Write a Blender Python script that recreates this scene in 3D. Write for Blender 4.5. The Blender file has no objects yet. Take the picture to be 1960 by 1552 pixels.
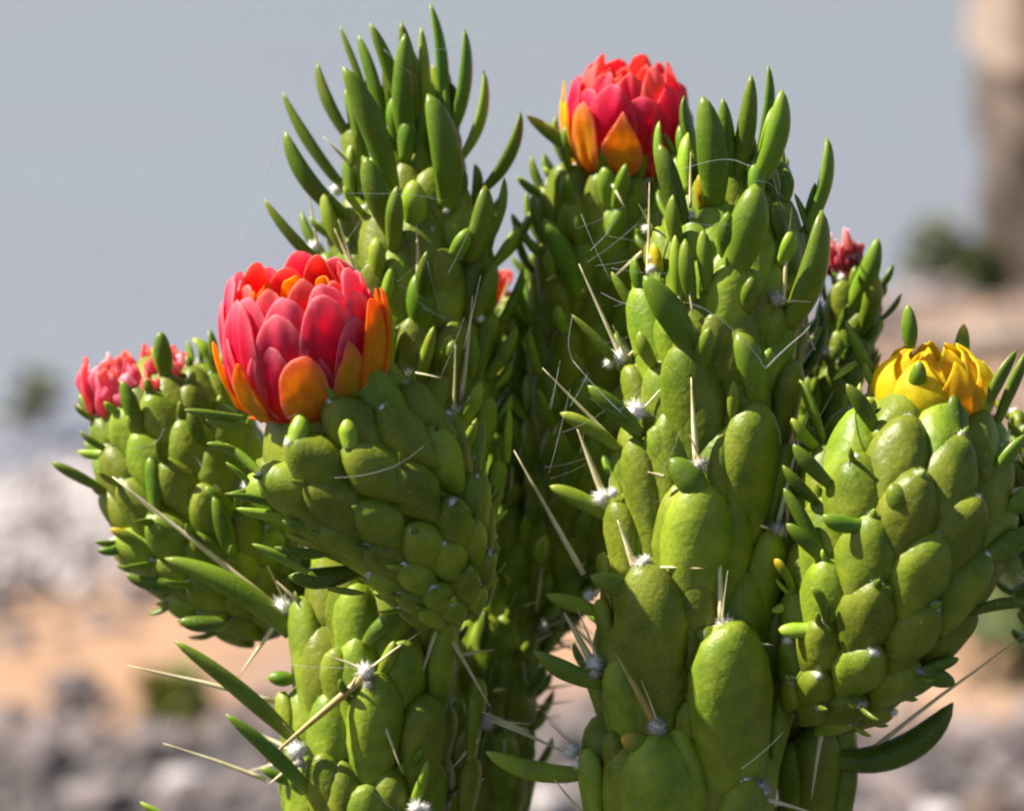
import bpy, math, random
from mathutils import Vector, Matrix, noise
random.seed(7)
S = bpy.context.scene
COL = S.collection
R = math.radians

# ------------------------------------------------------------------ camera, sky, sun, exposure
CAM = Vector((0, 0, 1.4)); PITCH = R(12)
RIGHT = Vector((1, 0, 0)); FWD = Vector((0, math.cos(PITCH), -math.sin(PITCH))); UP = Vector((0, math.sin(PITCH), math.cos(PITCH)))
K = 0.36 / 1960
cd = bpy.data.cameras.new('camera'); cam = bpy.data.objects.new('camera', cd); COL.objects.link(cam)
cam.location = CAM; cam.rotation_euler = (R(90) - PITCH, 0, 0)
cd.lens = 100; cd.sensor_width = 36; cd.clip_start = 0.05; cd.clip_end = 3000
cd.dof.use_dof = True; cd.dof.focus_distance = 1.03; cd.dof.aperture_fstop = 6.5
S.camera = cam
w = bpy.data.worlds.new('World'); S.world = w; w.use_nodes = True
nt = w.node_tree; bg = nt.nodes['Background']
sky = nt.nodes.new('ShaderNodeTexSky'); sky.sky_type = 'NISHITA'; sky.sun_disc = False
SUN_EL = R(49); SUN_AZ = R(-87)          # azimuth clockwise from +Y
sky.sun_elevation = SUN_EL; sky.sun_rotation = SUN_AZ
sky.air_density = 1.0; sky.dust_density = 1.5
nt.links.new(sky.outputs[0], bg.inputs[0]); bg.inputs[1].default_value = 0.05
sd = Vector((math.sin(SUN_AZ) * math.cos(SUN_EL), math.cos(SUN_AZ) * math.cos(SUN_EL), math.sin(SUN_EL)))
sl = bpy.data.lights.new('sun', 'SUN'); sl.energy = 5.0; sl.angle = R(0.55); sl.color = (1, 0.95, 0.86)
so = bpy.data.objects.new('sun', sl); COL.objects.link(so)
so.rotation_euler = (-sd).to_track_quat('-Z', 'Y').to_euler()
S.view_settings.view_transform = 'Standard'; S.view_settings.look = 'None'
S.view_settings.gamma = 1; S.view_settings.exposure = 1.25; S.view_settings.use_curve_mapping = False
S.render.engine = 'CYCLES'; S.cycles.filter_width = 2.2

def P(px, py, d):
    """a point of the place from its direction and its distance d (m)"""
    return CAM + d * (FWD + RIGHT * ((px - 980) * K) + UP * ((776 - py) * K))
def G(px, py, z=0.0):
    v = FWD + RIGHT * ((px - 980) * K) + UP * ((776 - py) * K)
    return CAM + v * ((z - CAM.z) / v.z)

# ------------------------------------------------------------------ materials
def mat(name): 
    m = bpy.data.materials.new(name); m.use_nodes = True
    return m, m.node_tree, m.node_tree.nodes['Principled BSDF']
def N(nt, t, **kw):
    n = nt.nodes.new(t)
    for k, v in kw.items():
        if k in n.inputs.keys(): n.inputs[k].default_value = v
        else: setattr(n, k, v)
    return n
def ramp(nt, stops):
    r = nt.nodes.new('ShaderNodeValToRGB'); e = r.color_ramp.elements
    while len(e) < len(stops): e.new(0.5)
    for q, (p, c) in zip(e, stops): q.position = p; q.color = (*c, 1)
    return r

def green_mat(name, use_col, rough=0.42, scale=60, a=(0.10, 0.165, 0.018), b=(0.19, 0.255, 0.035), sss=0.0, bump=0.12):
    m, t, p = mat(name)
    tc = N(t, 'ShaderNodeTexCoord'); oi = N(t, 'ShaderNodeObjectInfo')
    geo = N(t, 'ShaderNodeNewGeometry')
    n1 = N(t, 'ShaderNodeTexNoise', Scale=scale, Detail=5.0, Roughness=0.62); t.links.new(geo.outputs['Position'], n1.inputs['Vector'])
    r1 = ramp(t, [(0.32, a), (0.68, b)]); t.links.new(n1.outputs[0], r1.inputs[0])
    base = r1.outputs[0]
    if use_col:
        at = N(t, 'ShaderNodeAttribute', attribute_name='Col')
        mx = N(t, 'ShaderNodeMix', data_type='RGBA', blend_type='MULTIPLY'); mx.inputs[0].default_value = 1
        r1.color_ramp.elements[0].color = (0.78, 0.80, 0.75, 1); r1.color_ramp.elements[1].color = (1.22, 1.16, 1.2, 1)
        t.links.new(at.outputs['Color'], mx.inputs[6]); t.links.new(base, mx.inputs[7]); base = mx.outputs[2]
    # per piece variation of tone
    hv = N(t, 'ShaderNodeHueSaturation')
    mr = N(t, 'ShaderNodeMapRange'); mr.inputs[3].default_value = 0.75; mr.inputs[4].default_value = 1.3
    t.links.new(oi.outputs['Random'], mr.inputs[0]); t.links.new(mr.outputs[0], hv.inputs['Value'])
    mh = N(t, 'ShaderNodeMapRange'); mh.inputs[3].default_value = 0.485; mh.inputs[4].default_value = 0.512
    t.links.new(oi.outputs['Random'], mh.inputs[0]); t.links.new(mh.outputs[0], hv.inputs['Hue'])
    t.links.new(base, hv.inputs['Color'])
    # pale specks and scars
    n2 = N(t, 'ShaderNodeTexNoise', Scale=900.0, Detail=2.0); t.links.new(geo.outputs['Position'], n2.inputs['Vector'])
    r2 = ramp(t, [(0.60, (0, 0, 0)), (0.70, (1, 1, 1))]); t.links.new(n2.outputs[0], r2.inputs[0])
    m2 = N(t, 'ShaderNodeMix', data_type='RGBA'); t.links.new(hv.outputs[0], m2.inputs[6]); m2.inputs[7].default_value = (0.24, 0.28, 0.10, 1)
    ml = N(t, 'ShaderNodeMath', operation='MULTIPLY'); ml.inputs[1].default_value = 0.5
    t.links.new(r2.outputs[0], ml.inputs[0]); t.links.new(ml.outputs[0], m2.inputs[0])
    # brownish corking, large soft patches
    n3 = N(t, 'ShaderNodeTexNoise', Scale=62.0, Detail=6.0, Roughness=0.7); t.links.new(geo.outputs['Position'], n3.inputs['Vector'])
    r3 = ramp(t, [(0.57, (0, 0, 0)), (0.70, (1, 1, 1))]); t.links.new(n3.outputs[0], r3.inputs[0])
    m3 = N(t, 'ShaderNodeMix', data_type='RGBA'); t.links.new(m2.outputs[2], m3.inputs[6]); m3.inputs[7].default_value = (0.13, 0.115, 0.03, 1)
    m5 = N(t, 'ShaderNodeMath', operation='MULTIPLY'); m5.inputs[1].default_value = 0.45
    t.links.new(r3.outputs[0], m5.inputs[0]); t.links.new(m5.outputs[0], m3.inputs[0])
    t.links.new(m3.outputs[2], p.inputs['Base Color'])
    p.inputs['Roughness'].default_value = rough; p.inputs['Specular IOR Level'].default_value = 0.28
    p.inputs['Subsurface Weight'].default_value = sss; p.inputs['Subsurface Scale'].default_value = 0.006
    p.inputs['Subsurface Radius'].default_value = (0.7, 1.0, 0.2)
    bp = N(t, 'ShaderNodeBump', Strength=bump, Distance=0.0006)
    n4 = N(t, 'ShaderNodeTexNoise', Scale=420.0, Detail=4.0); t.links.new(geo.outputs['Position'], n4.inputs['Vector'])
    t.links.new(n4.outputs[0], bp.inputs['Height']); t.links.new(bp.outputs[0], p.inputs['Normal'])
    return m
M_TUB = green_mat('cactus_skin', False, a=(0.085, 0.135, 0.004), b=(0.225, 0.262, 0.018), bump=0.6)
M_LEAF = green_mat('cactus_leaf_skin', True, rough=0.36, bump=0.15)

def plain(name, c1, c2, scale=50, rough=0.7, bump=0.0, detail=4.0, bdist=0.002, translucent=0.0):
    m, t, p = mat(name)
    geo = N(t, 'ShaderNodeNewGeometry')
    n1 = N(t, 'ShaderNodeTexNoise', Scale=float(scale), Detail=detail, Roughness=0.6); t.links.new(geo.outputs['Position'], n1.inputs['Vector'])
    r1 = ramp(t, [(0.35, c1), (0.65, c2)]); t.links.new(n1.outputs[0], r1.inputs[0]); t.links.new(r1.outputs[0], p.inputs['Base Color'])
    p.inputs['Roughness'].default_value = rough
    if bump:
        bp = N(t, 'ShaderNodeBump', Strength=bump, Distance=bdist); t.links.new(n1.outputs[0], bp.inputs['Height']); t.links.new(bp.outputs[0], p.inputs['Normal'])
    return m
M_WOOL = plain('white_areole_wool', (0.60, 0.56, 0.48), (0.82, 0.80, 0.74), 600, 0.95)
M_WOOL_OLD = plain('grey_areole_wool', (0.32, 0.27, 0.22), (0.58, 0.53, 0.47), 600, 0.95)
M_SPINE = plain('straw_spine', (0.52, 0.43, 0.20), (0.72, 0.64, 0.40), 130, 0.45)
M_SPINE_OLD = plain('amber_spine', (0.30, 0.20, 0.03), (0.42, 0.31, 0.09), 130, 0.45)
M_SILK = plain('spider_silk', (0.25, 0.25, 0.24), (0.36, 0.36, 0.35), 50, 0.4)

def petal_mat():
    m, t, p = mat('petal_tissue')
    at = N(t, 'ShaderNodeAttribute', attribute_name='Col'); geo = N(t, 'ShaderNodeNewGeometry')
    n1 = N(t, 'ShaderNodeTexNoise', Scale=260.0, Detail=4.0, Roughness=0.6); t.links.new(geo.outputs['Position'], n1.inputs['Vector'])
    r1 = ramp(t, [(0.3, (0.86, 0.82, 0.86)), (0.7, (1.1, 1.14, 1.1))]); t.links.new(n1.outputs[0], r1.inputs[0])
    mx = N(t, 'ShaderNodeMix', data_type='RGBA', blend_type='MULTIPLY'); mx.inputs[0].default_value = 1
    t.links.new(at.outputs['Color'], mx.inputs[6]); t.links.new(r1.outputs[0], mx.inputs[7])
    t.links.new(mx.outputs[2], p.inputs['Base Color'])
    p.inputs['Roughness'].default_value = 0.5; p.inputs['Specular IOR Level'].default_value = 0.35
    tr = N(t, 'ShaderNodeBsdfTranslucent'); t.links.new(mx.outputs[2], tr.inputs[0])
    ms = N(t, 'ShaderNodeMixShader'); ms.inputs[0].default_value = 0.62
    bp = N(t, 'ShaderNodeBump', Strength=0.25, Distance=0.0006); t.links.new(n1.outputs[0], bp.inputs['Height']); t.links.new(bp.outputs[0], p.inputs['Normal'])
    t.links.new(p.outputs[0], ms.inputs[1]); t.links.new(tr.outputs[0], ms.inputs[2])
    t.links.new(ms.outputs[0], t.nodes['Material Output'].inputs[0])
    return m
M_PETAL = petal_mat()

# ------------------------------------------------------------------ helpers
def mesh(name, vs, fs, m, cols=None, smooth=True):
    me = bpy.data.meshes.new(name); me.from_pydata([tuple(v) for v in vs], [], fs); me.materials.append(m)
    if smooth: me.polygons.foreach_set('use_smooth', [True] * len(fs))
    if cols:
        ca = me.color_attributes.new('Col', 'FLOAT_COLOR', 'POINT')
        for i, c in enumerate(cols): ca.data[i].color = (*c, 1)
    me.update(); return me
def link(name, me, parent=None, mtx=None, label=None):
    o = bpy.data.objects.new(name, me); COL.objects.link(o)
    if mtx is not None: o.matrix_world = mtx
    if parent is not None:
        o.parent = parent; o.matrix_parent_inverse = parent.matrix_world.inverted() if parent.type != 'x' else Matrix()
    if label: o['label'] = label
    return o
def thing(name, label, cat, loc, group=None):
    o = bpy.data.objects.new(name, None); COL.objects.link(o); o.location = loc; o.matrix_world = Matrix.Translation(loc)
    o.empty_display_size = 0.05; o['label'] = label; o['category'] = cat
    if group: o['group'] = group
    return o
def tag(o, label, cat, group=None):
    o['label'] = label; o['category'] = cat
    if group: o['group'] = group
def tube(pts, rads, ring=10, flat=1.0, ndir=None, inner=None):
    """closed tube along pts; flat squashes it along the ndir side"""
    vs, fs = [], []; n = len(pts)
    for i, p in enumerate(pts):
        T = (pts[min(i + 1, n - 1)] - pts[max(i - 1, 0)]).normalized()
        nd = ndir or FWD
        X = T.cross(nd)
        if X.length < 1e-4: X = T.cross(RIGHT)
        X.normalize(); Y = X.cross(T).normalized()
        for k in range(ring):
            a = 2 * math.pi * k / ring
            vs.append(p + X * (math.cos(a) * rads[i]) + Y * (math.sin(a) * rads[i] * (inner if math.sin(a) < 0 and inner else flat)))
    for i in range(n - 1):
        for k in range(ring):
            k2 = (k + 1) % ring
            fs.append((i * ring + k, i * ring + k2, (i + 1) * ring + k2, (i + 1) * ring + k))
    fs.append(tuple(range(ring - 1, -1, -1))); fs.append(tuple((n - 1) * ring + k for k in range(ring)))
    return vs, fs

# unit tubercles: x = width, y = outwards, z = along (-1 lower end, 1 upper end with the areole)
def tubercle_mesh(seed, diamond):
    rnd = random.Random(seed); nz, ring = 13, 16; vs, fs = [], []
    off = Vector((seed * 3.1, 0, 0))
    for i in range(nz):
        s = i / (nz - 1); s = 0.5 - 0.5 * math.cos(math.pi * s)
        pk = 0.60 if diamond else 0.72
        if s < pk: wz = (s / pk) ** (1.05 if diamond else 0.62)
        else: wz = max(0.0, 1 - ((s - pk) / (1 - pk)) ** (1.7 if diamond else 2.2)) ** (0.75 if diamond else 0.55)
        pr = (0.30 + 0.70 * (s ** 1.1)) * (wz ** 0.75)
        yo = 0.45 * s * s
        for k in range(ring):
            a = 2 * math.pi * k / ring
            ca, sa = math.cos(a), math.sin(a)
            ex = 0.85 if diamond else 1.0
            x = wz * math.copysign(abs(ca) ** ex, ca)
            y = (pr if sa > 0 else 0.5 * pr) * sa + yo - 0.05
            v = Vector((x, y, s * 2 - 1))
            v += Vector((1, 0.8, 0.3)) * 0.06 * noise.noise(v * 1.6 + off)
            vs.append(v)
    for i in range(nz - 1):
        for k in range(ring):
            k2 = (k + 1) % ring; fs.append((i * ring + k, i * ring + k2, (i + 1) * ring + k2, (i + 1) * ring + k))
    return mesh('tubercle', vs, fs, M_TUB)
def scale_mesh(seed):
    vs, fs = [], []; nr, na = 7, 20; off = Vector((seed * 2.3, 5, 0)); vs.append(Vector((0, 0, 0)))
    for i in range(1, nr + 1):
        ro = (i / (nr - 1)) ** .8 if i < nr else 1.0
        for k in range(na):
            a = 2 * math.pi * k / na; c, q = math.cos(a), math.sin(a)
            pw = 1.7 if q > 0 else 1.16
            rad = 1 / ((abs(c) ** pw + abs(q) ** pw) ** (1 / pw))
            v = Vector((ro * rad * c, 0, ro * rad * q))
            vs.append(v)
    for j, v in enumerate(vs):
        i = 0 if j == 0 else (j - 1) // na + 1
        ro = min(1, (i / (nr - 1))) ** .8
        y = (1 - ro ** 3.2) ** .75 * (0.95 + .50 * v.z) - .2 * v.x * v.x + .16 * max(0, v.z) ** 2
        if i == nr: y -= .55; v.x *= .93; v.z *= .93
        v.y = y + .06 * noise.noise(v * 1.8 + off); v.x += .03 * noise.noise(v * 1.3 + off); v.z += .04 * noise.noise(v * 1.7 - off)
    for k in range(na): fs.append((0, 1 + k, 1 + (k + 1) % na))
    for i in range(nr - 1):
        for k in range(na):
            k2 = (k + 1) % na; a0 = 1 + i * na; b0 = a0 + na; fs.append((a0 + k, b0 + k, b0 + k2, a0 + k2))
    return mesh('tubercle', vs, fs, M_TUB)
SCALE = [scale_mesh(i) for i in range(8)]
TUB = {False: [tubercle_mesh(i, False) for i in range(6)], True: [tubercle_mesh(i + 10, True) for i in range(6)]}

def wool_mesh(seed, m):
    rnd = random.Random(seed); vs, fs = [], []
    nu, nv = 8, 5
    for i in range(nv + 1):
        for k in range(nu):
            th = math.pi * i / nv; ph = 2 * math.pi * k / nu
            d = Vector((math.sin(th) * math.cos(ph), math.sin(th) * math.sin(ph), math.cos(th)))
            vs.append(d * (0.56 + 0.40 * noise.noise(d * 2.3 + Vector((seed, 0, 0)))))
    for i in range(nv):
        for k in range(nu):
            k2 = (k + 1) % nu; fs.append((i * nu + k, (i + 1) * nu + k, (i + 1) * nu + k2, i * nu + k2))
    for q in range(240):
        d = Vector((rnd.gauss(0, 1), rnd.gauss(0, 1), rnd.gauss(0, 1))).normalized()
        t = d.orthogonal().normalized(); t.rotate(Matrix.Rotation(rnd.random() * 6.28, 3, d))
        b = d.cross(t); L = rnd.uniform(0.65, 1.32); o = d * 0.35; w_ = 0.03
        e = d * L + t * rnd.uniform(-.25, .25)
        n0 = len(vs); vs += [o + t * w_, o - t * w_ * .5 + b * w_, o - t * w_ * .5 - b * w_, e]
        fs += [(n0, n0 + 1, n0 + 3), (n0 + 1, n0 + 2, n0 + 3), (n0 + 2, n0, n0 + 3)]
    return mesh('areole', vs, fs, m)
WOOL = [wool_mesh(i, M_WOOL) for i in range(4)]; WOOL_OLD = [wool_mesh(i + 5, M_WOOL_OLD) for i in range(3)]

LEAFC = {  # base, middle, tip
    'd': ((0.14, 0.20, 0.012), (0.075, 0.14, 0.006), (0.12, 0.18, 0.012)),
    'g': ((0.18, 0.24, 0.018), (0.115, 0.195, 0.010), (0.17, 0.23, 0.02)),
    'l': ((0.22, 0.29, 0.025), (0.19, 0.28, 0.014), (0.26, 0.31, 0.03)),
    'y': ((0.15, 0.21, 0.012), (0.14, 0.21, 0.01), (0.55, 0.36, 0.015)),
    'r': ((0.14, 0.19, 0.012), (0.085, 0.145, 0.008), (0.20, 0.10, 0.01)),
    'Y': ((0.36, 0.32, 0.01), (0.45, 0.33, 0.005), (0.28, 0.30, 0.015)),
}
def mixc(a, b, t): return tuple(x + (y - x) * t for x, y in zip(a, b))

class Stem:
    """one shoot or fruit: axis given by points (px, py, half width in px, distance)"""
    def __init__(s, root, name, axis, label=None, core=0.8, foot=False, diamond=False):
        s.ax = axis; s.root = root; s.diamond = diamond; s.tops = []
        pts, rad = [], []
        n = len(axis)
        for i in range(n - 1):
            for j in range(8):
                t = j / 8
                # catmull-rom
                p0, p1, p2, p3 = axis[max(i - 1, 0)], axis[i], axis[i + 1], axis[min(i + 2, n - 1)]
                q = [0.5 * (2 * b + (c - a) * t + (2 * a - 5 * b + 4 * c - d) * t * t + (3 * b - a - 3 * c + d) * t ** 3) for a, b, c, d in zip(p0, p1, p2, p3)]
                pts.append(P(q[0], q[1], q[3])); rad.append(q[2] * K * q[3] * core)
        q = axis[-1]; pts.append(P(q[0], q[1], q[3])); rad.append(q[2] * K * q[3] * core)
        # round the top end
        T = (pts[-1] - pts[-2]).normalized(); r = rad[-1]
        for a in (0.4, 0.8, 1.15, 1.45): pts.append(pts[-1 if a == 0.4 else -1] + T * r * 0.22); rad.append(r * math.cos(a))
        if foot:   # runs down into the ground below the frame
            p0 = pts[0]; g = Vector((p0.x, p0.y + 0.02, -0.05))
            pre = [(g.lerp(p0, t), rad[0] * 1.1) for t in (0, .2, .4, .6, .8)]
            pts = [a for a, b in pre] + pts; rad = [b for a, b in pre] + rad
        else:
            T = (pts[1] - pts[0]).normalized(); r = rad[0]
            pts = [pts[0] - T * r * f for f in (0.55, 0.4, 0.2)] + pts; rad = [r * .25, r * .65, r * .9] + rad
        vs, fs = tube(pts, rad, 20)
        for i, v in enumerate(vs): v += Vector((noise.noise(v * 40), noise.noise(v * 40 + Vector((9, 0, 0))), 0)) * 0.0025
        s.core = link(name, mesh(name, vs, fs, M_TUB), root, label=label)
    def scales(s, n, t0, t1, phase=0.0, leafl=46, leafp=.6, kinds='gdg', seed=1, wool=10, aspect=1.4, prot=.60, amin=-999, shrink=.86, spines=0.0, leafmin=-1):
        """diamond bulges in crossing spiral rows all round, from the base upwards"""
        rnd = random.Random(seed); f = t0 * (len(s.ax) - 1); row = 0; s.tops = []
        while f < t1 * (len(s.ax) - 1):
            j = min(int(f), len(s.ax) - 2); g = f - j
            x, y, r_, d = [p + (q - p) * g for p, q in zip(s.ax[j], s.ax[j + 1])]
            e0 = P(s.ax[j][0], s.ax[j][1], s.ax[j][3]); e1 = P(s.ax[j + 1][0], s.ax[j + 1][1], s.ax[j + 1][3])
            j0, j1 = max(j - 1, 0), min(j + 2, len(s.ax) - 1)
            A0 = P(s.ax[j0][0], s.ax[j0][1], s.ax[j0][3]); A1 = P(s.ax[j1][0], s.ax[j1][1], s.ax[j1][3])
            Z = (A1 - A0).normalized(); X0 = Z.cross(FWD).normalized(); Y0 = X0.cross(Z).normalized()
            if Y0.dot(FWD) > 0: Y0 = -Y0
            if X0.dot(RIGHT) < 0: X0 = -X0
            rm = r_ * K * d; W = math.pi * rm / n; L = W * aspect
            drdz = (s.ax[j + 1][2] - s.ax[j][2]) * K * d / (e1 - e0).length
            for i in range(n):
                a = 360 / n * (i + .5 * (row % 2) + .07 * row + phase) + rnd.uniform(-2.5, 2.5)
                nn = (Y0 * math.cos(R(a)) + X0 * math.sin(R(a))).normalized()
                zz = (Z + nn * drdz * .9).normalized(); no = (nn - zz * nn.dot(zz)).normalized(); X = no.cross(zz)
                c = P(x, y, d) + nn * rm * shrink + Z * rnd.uniform(-.06, .06) * L
                w2, l2 = W * rnd.uniform(.98, 1.1), L * rnd.uniform(1.0, 1.12); m = Matrix.Identity(4)
                for q in range(3): m[q][0] = X[q] * w2; m[q][1] = no[q] * W * prot; m[q][2] = zz[q] * l2; m[q][3] = c[q]
                link('tubercle', rnd.choice(SCALE), s.core, m)
                top = c + zz * l2 * .84 + no * W * prot * .45
                s.tops.append((top, no, zz))
                ws = wool * K * d * rnd.uniform(.75, 1.25)
                link('areole', rnd.choice(WOOL if rnd.random() < .75 else WOOL_OLD), s.core, Matrix.Translation(top + no * ws * .3) @ Matrix.Diagonal((ws, ws, ws, 1)))
                if leafl and rnd.random() < leafp and f / (len(s.ax) - 1) > leafmin:
                    ll = leafl * K * d * rnd.uniform(.55, 1.25); up = 1.0 if s.diamond else 1.9; dr = (no * .8 + zz * up * rnd.uniform(.5, 1.2) + X * rnd.uniform(-.25, .25)).normalized()
                    b0 = top - zz * W * .22 - no * W * .1 + (no * rm * .15 if not s.diamond else Vector()); e = b0 + dr * ll; mid = (b0 + e) / 2 + no * ll * .13
                    hw = min(leafl * K * d * (.15 if s.diamond else .16), ll * .3); cc = LEAFC[rnd.choice(kinds)]; pts, rad, cols = [], [], []
                    for q in range(11):
                        tt = q / 10; pts.append(b0 * (1 - tt) ** 2 + mid * 2 * tt * (1 - tt) + e * tt * tt)
                        rad.append(hw * max(.06, (.65 + .35 * math.sin(min(1, tt / .5) * 1.57)) * (1 if tt < .5 else max(0, 1 - ((tt - .5) / .5) ** 1.8) ** .7)))
                        cols += [mixc(cc[0], cc[1], min(1, tt * 2.5)) if tt < .6 else mixc(cc[1], cc[2], (tt - .6) / .4)] * 12
                    vs, fs = tube(pts, rad, 12, .85, no, .35)
                    link('leaf', mesh('leaf', vs, fs, M_LEAF, cols), s.core)
                if rnd.random() < spines:
                    e = top + (no * .8 + Z * rnd.uniform(-.7, .7) + X * rnd.uniform(-.6, .6)).normalized() * rnd.uniform(60, 130) * K * d
                    vs, fs = tube([top, top.lerp(e, .5), e], [4 * K * d, 3 * K * d, .8 * K * d], 6)
                    link('spine', mesh('spine', vs, fs, M_SPINE), s.core)
            f += L * 1.0 / (e1 - e0).length; row += 1
    def near(s, x, y):
        best = None
        for (x0, y0, r0, d0), (x1, y1, r1, d1) in zip(s.ax, s.ax[1:]):
            dx, dy = x1 - x0, y1 - y0; L2 = dx * dx + dy * dy
            t = max(0, min(1, ((x - x0) * dx + (y - y0) * dy) / L2))
            cx, cy = x0 + dx * t, y0 + dy * t; dd = math.hypot(x - cx, y - cy)
            if best is None or dd < best[0]:
                L = math.sqrt(L2); best = (dd, cx, cy, r0 + (r1 - r0) * t, d0 + (d1 - d0) * t, dx / L, dy / L)
        return best
    def surf(s, x, y, f=0.82, back=False):
        """point and normal on the shoot where it is seen at (x, y)"""
        dd, cx, cy, r, d, tx, ty = s.near(x, y)
        nx, ny = -ty, tx                                   # screen perpendicular
        u = ((x - cx) * nx + (y - cy) * ny) / r
        uc = max(-0.97, min(0.97, u)); c = math.sqrt(1 - uc * uc) * (-1 if back else 1)
        dep = d - r * K * d * f * c
        n = (RIGHT * nx - UP * ny) * uc - FWD * c
        return P(x, y, dep), n.normalized(), dep
    def tub(s, tx, ty, bx, by, w_, areole=0, prot=None, par=None, old=False):
        f = 0.80
        l0 = math.hypot(bx - tx, by - ty); ex = 0.12 if s.diamond else max(.3, 2.7 * w_ / l0 - 1)
        bx, by = bx + (bx - tx) * ex, by + (by - ty) * ex; w_ *= 1.06 if s.diamond else 0.85
        pt, n1, d1 = s.surf(tx, ty, f); pb, n2, d2 = s.surf(bx, by, f - .08)
        L = (pt - pb); n = (n1 + n2).normalized(); Z = L.normalized()
        n = (n - Z * n.dot(Z)).normalized(); X = n.cross(Z).normalized()
        wm = w_ * K * d1 / 2; pr = wm * (prot or (0.78 if s.diamond else 1.0))
        mid = (pt + pb) / 2
        m = Matrix.Identity(4)
        for i in range(3):
            m[i][0] = X[i] * wm * 1.08; m[i][1] = n[i] * pr; m[i][2] = L[i] / 2 * 1.04; m[i][3] = mid[i]
        o = link('tubercle', random.choice(TUB[s.diamond]), s.core, m)
        if areole: s.wool(tx, ty, areole, old, push=pr * 0.9)
        return o
    def wool(s, x, y, r=14, old=False, push=0.0, sx=1.0):
        p, n, d = s.surf(x, y, 0.86); p = p + n * push
        r *= 1.12; q = Matrix.Translation(p) @ Matrix.Rotation(random.random() * 6, 4, 'Y') @ Matrix.Diagonal((r * K * d * sx, r * K * d, r * K * d * 1.0, 1))
        return link('areole', random.choice(WOOL_OLD if old else WOOL), s.core, q)
    def leaf(s, bx, by, tx, ty, w_, kind='g', bend=0.08, lift=0.0, out=None, back=False):
        p0, n, d = s.surf(bx, by, 0.92, back); p0 = p0 + n * lift * K * d
        if s.tops and not back:      # a leaf grows from the nearest areole
            q = min(s.tops, key=lambda q: (q[0] - p0).length)
            if (q[0] - p0).length < 60 * K * d: p0 = p0.lerp(q[0], .8) - q[2] * 6 * K * d
        ln = math.hypot(tx - bx, ty - by); c = n.dot(-FWD)
        if out is None: out = ln * 0.32 * c
        dt = d - out * K * d
        p2 = P(tx, ty, dt)
        # bend: sideways offset of the middle, in part of the length
        px, py = -(ty - by) / max(ln, 1), (tx - bx) / max(ln, 1)
        mx, my = (bx + tx) / 2 + px * bend * ln * 2, (by + ty) / 2 + py * bend * ln * 2
        p1 = P(mx, my, d - out * 0.75 * K * d)
        pts, rad, cols = [], [], []; seg = 14; hw = w_ * K * d / 2; cc = LEAFC[kind]
        fat = random.uniform(0.40, 0.58)
        for i in range(seg + 1):
            t = i / seg
            pts.append(p0 * (1 - t) ** 2 + p1 * 2 * t * (1 - t) + p2 * t * t)
            a = 0.62 + 0.38 * math.sin(min(1, t / fat) * math.pi / 2)
            e = 1.0 if t < fat else max(0.0, 1 - ((t - fat) / (1 - fat)) ** 1.9) ** 0.62
            rad.append(hw * max(0.06, a * e) * (1 + 0.05 * noise.noise(Vector((t * 4, bx, by)))))
        vs, fs = tube(pts, rad, 14, 0.85, n if abs(n.dot((p2 - p0).normalized())) < 0.9 else -FWD, .30)
        for i in range(seg + 1):
            t = i / seg
            c_ = mixc(cc[0], cc[1], min(1, t / 0.35)) if t < 0.6 else mixc(cc[1], cc[2], min(1, (t - 0.6) / 0.35) ** 1.5)
            cols += [c_] * 14
        return link('leaf', mesh('leaf', vs, fs, M_LEAF, cols), s.core)
    def spine(s, bx, by, tx, ty, w_=8, out=0, old=False, bend=0.01, lift=14):
        p0, n, d = s.surf(bx, by, 0.95); p0 = p0 + n * lift * K * d; p2 = P(tx, ty, d - (lift + out) * K * d)
        mid = (p0 + p2) / 2 + UP * bend * (p2 - p0).length + RIGHT * random.uniform(-.01, .01) * (p2 - p0).length
        pts = [p0.lerp(mid, t / 4) if t < 4 else mid.lerp(p2, (t - 4) / 4) for t in range(9)]
        hw = w_ * 1.12 * K * d / 2
        rad = [hw * (1.0 - 0.85 * (i / 8) ** 1.4) for i in range(9)]
        vs, fs = tube(pts, rad, 7)
        return link('spine', mesh('spine', vs, fs, M_SPINE_OLD if old else M_SPINE), s.core)
    def fill(s, n, w_, ln, lo, hi, leafl=0, amin=0, amax=360, seed=1, kinds='gdl', spines=0.2, wool=9, sink=0.8):
        """tubercles in spiral order between the heights lo..hi (0..1 along the axis)"""
        rnd = random.Random(seed); k = 0; i = 0
        while k < n and i < 400:
            a = (i * 137.5 + rnd.uniform(-8, 8)) % 360; t = lo + (hi - lo) * ((i * 0.6180339 * 0.5) % 1 if n < 8 else (i % n) / n); i += 1
            if not (amin <= a <= amax): 
                continue
            k += 1
            f = t * (len(s.ax) - 1); j = min(int(f), len(s.ax) - 2); g = f - j
            x, y, r, d = [p + (q - p) * g for p, q in zip(s.ax[j], s.ax[j + 1])]
            q0 = s.ax[j]; q1 = s.ax[j + 1]
            Z = (P(q1[0], q1[1], q1[3]) - P(q0[0], q0[1], q0[3])).normalized()
            X0 = Z.cross(FWD).normalized(); Y0 = X0.cross(Z).normalized()
            if Y0.dot(FWD) > 0: Y0 = -Y0
            nn = (Y0 * math.cos(R(a)) + X0 * math.sin(R(a))).normalized(); rm = r * K * d
            c = P(x, y, d) + nn * rm * sink; W = w_ * K * d / 2 * rnd.uniform(.85, 1.15); L = ln * K * d / 2 * rnd.uniform(.85, 1.15)
            X = nn.cross(Z).normalized(); m = Matrix.Identity(4)
            for q in range(3): m[q][0] = X[q] * W; m[q][1] = nn[q] * W * .85; m[q][2] = Z[q] * L; m[q][3] = c[q]
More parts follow.
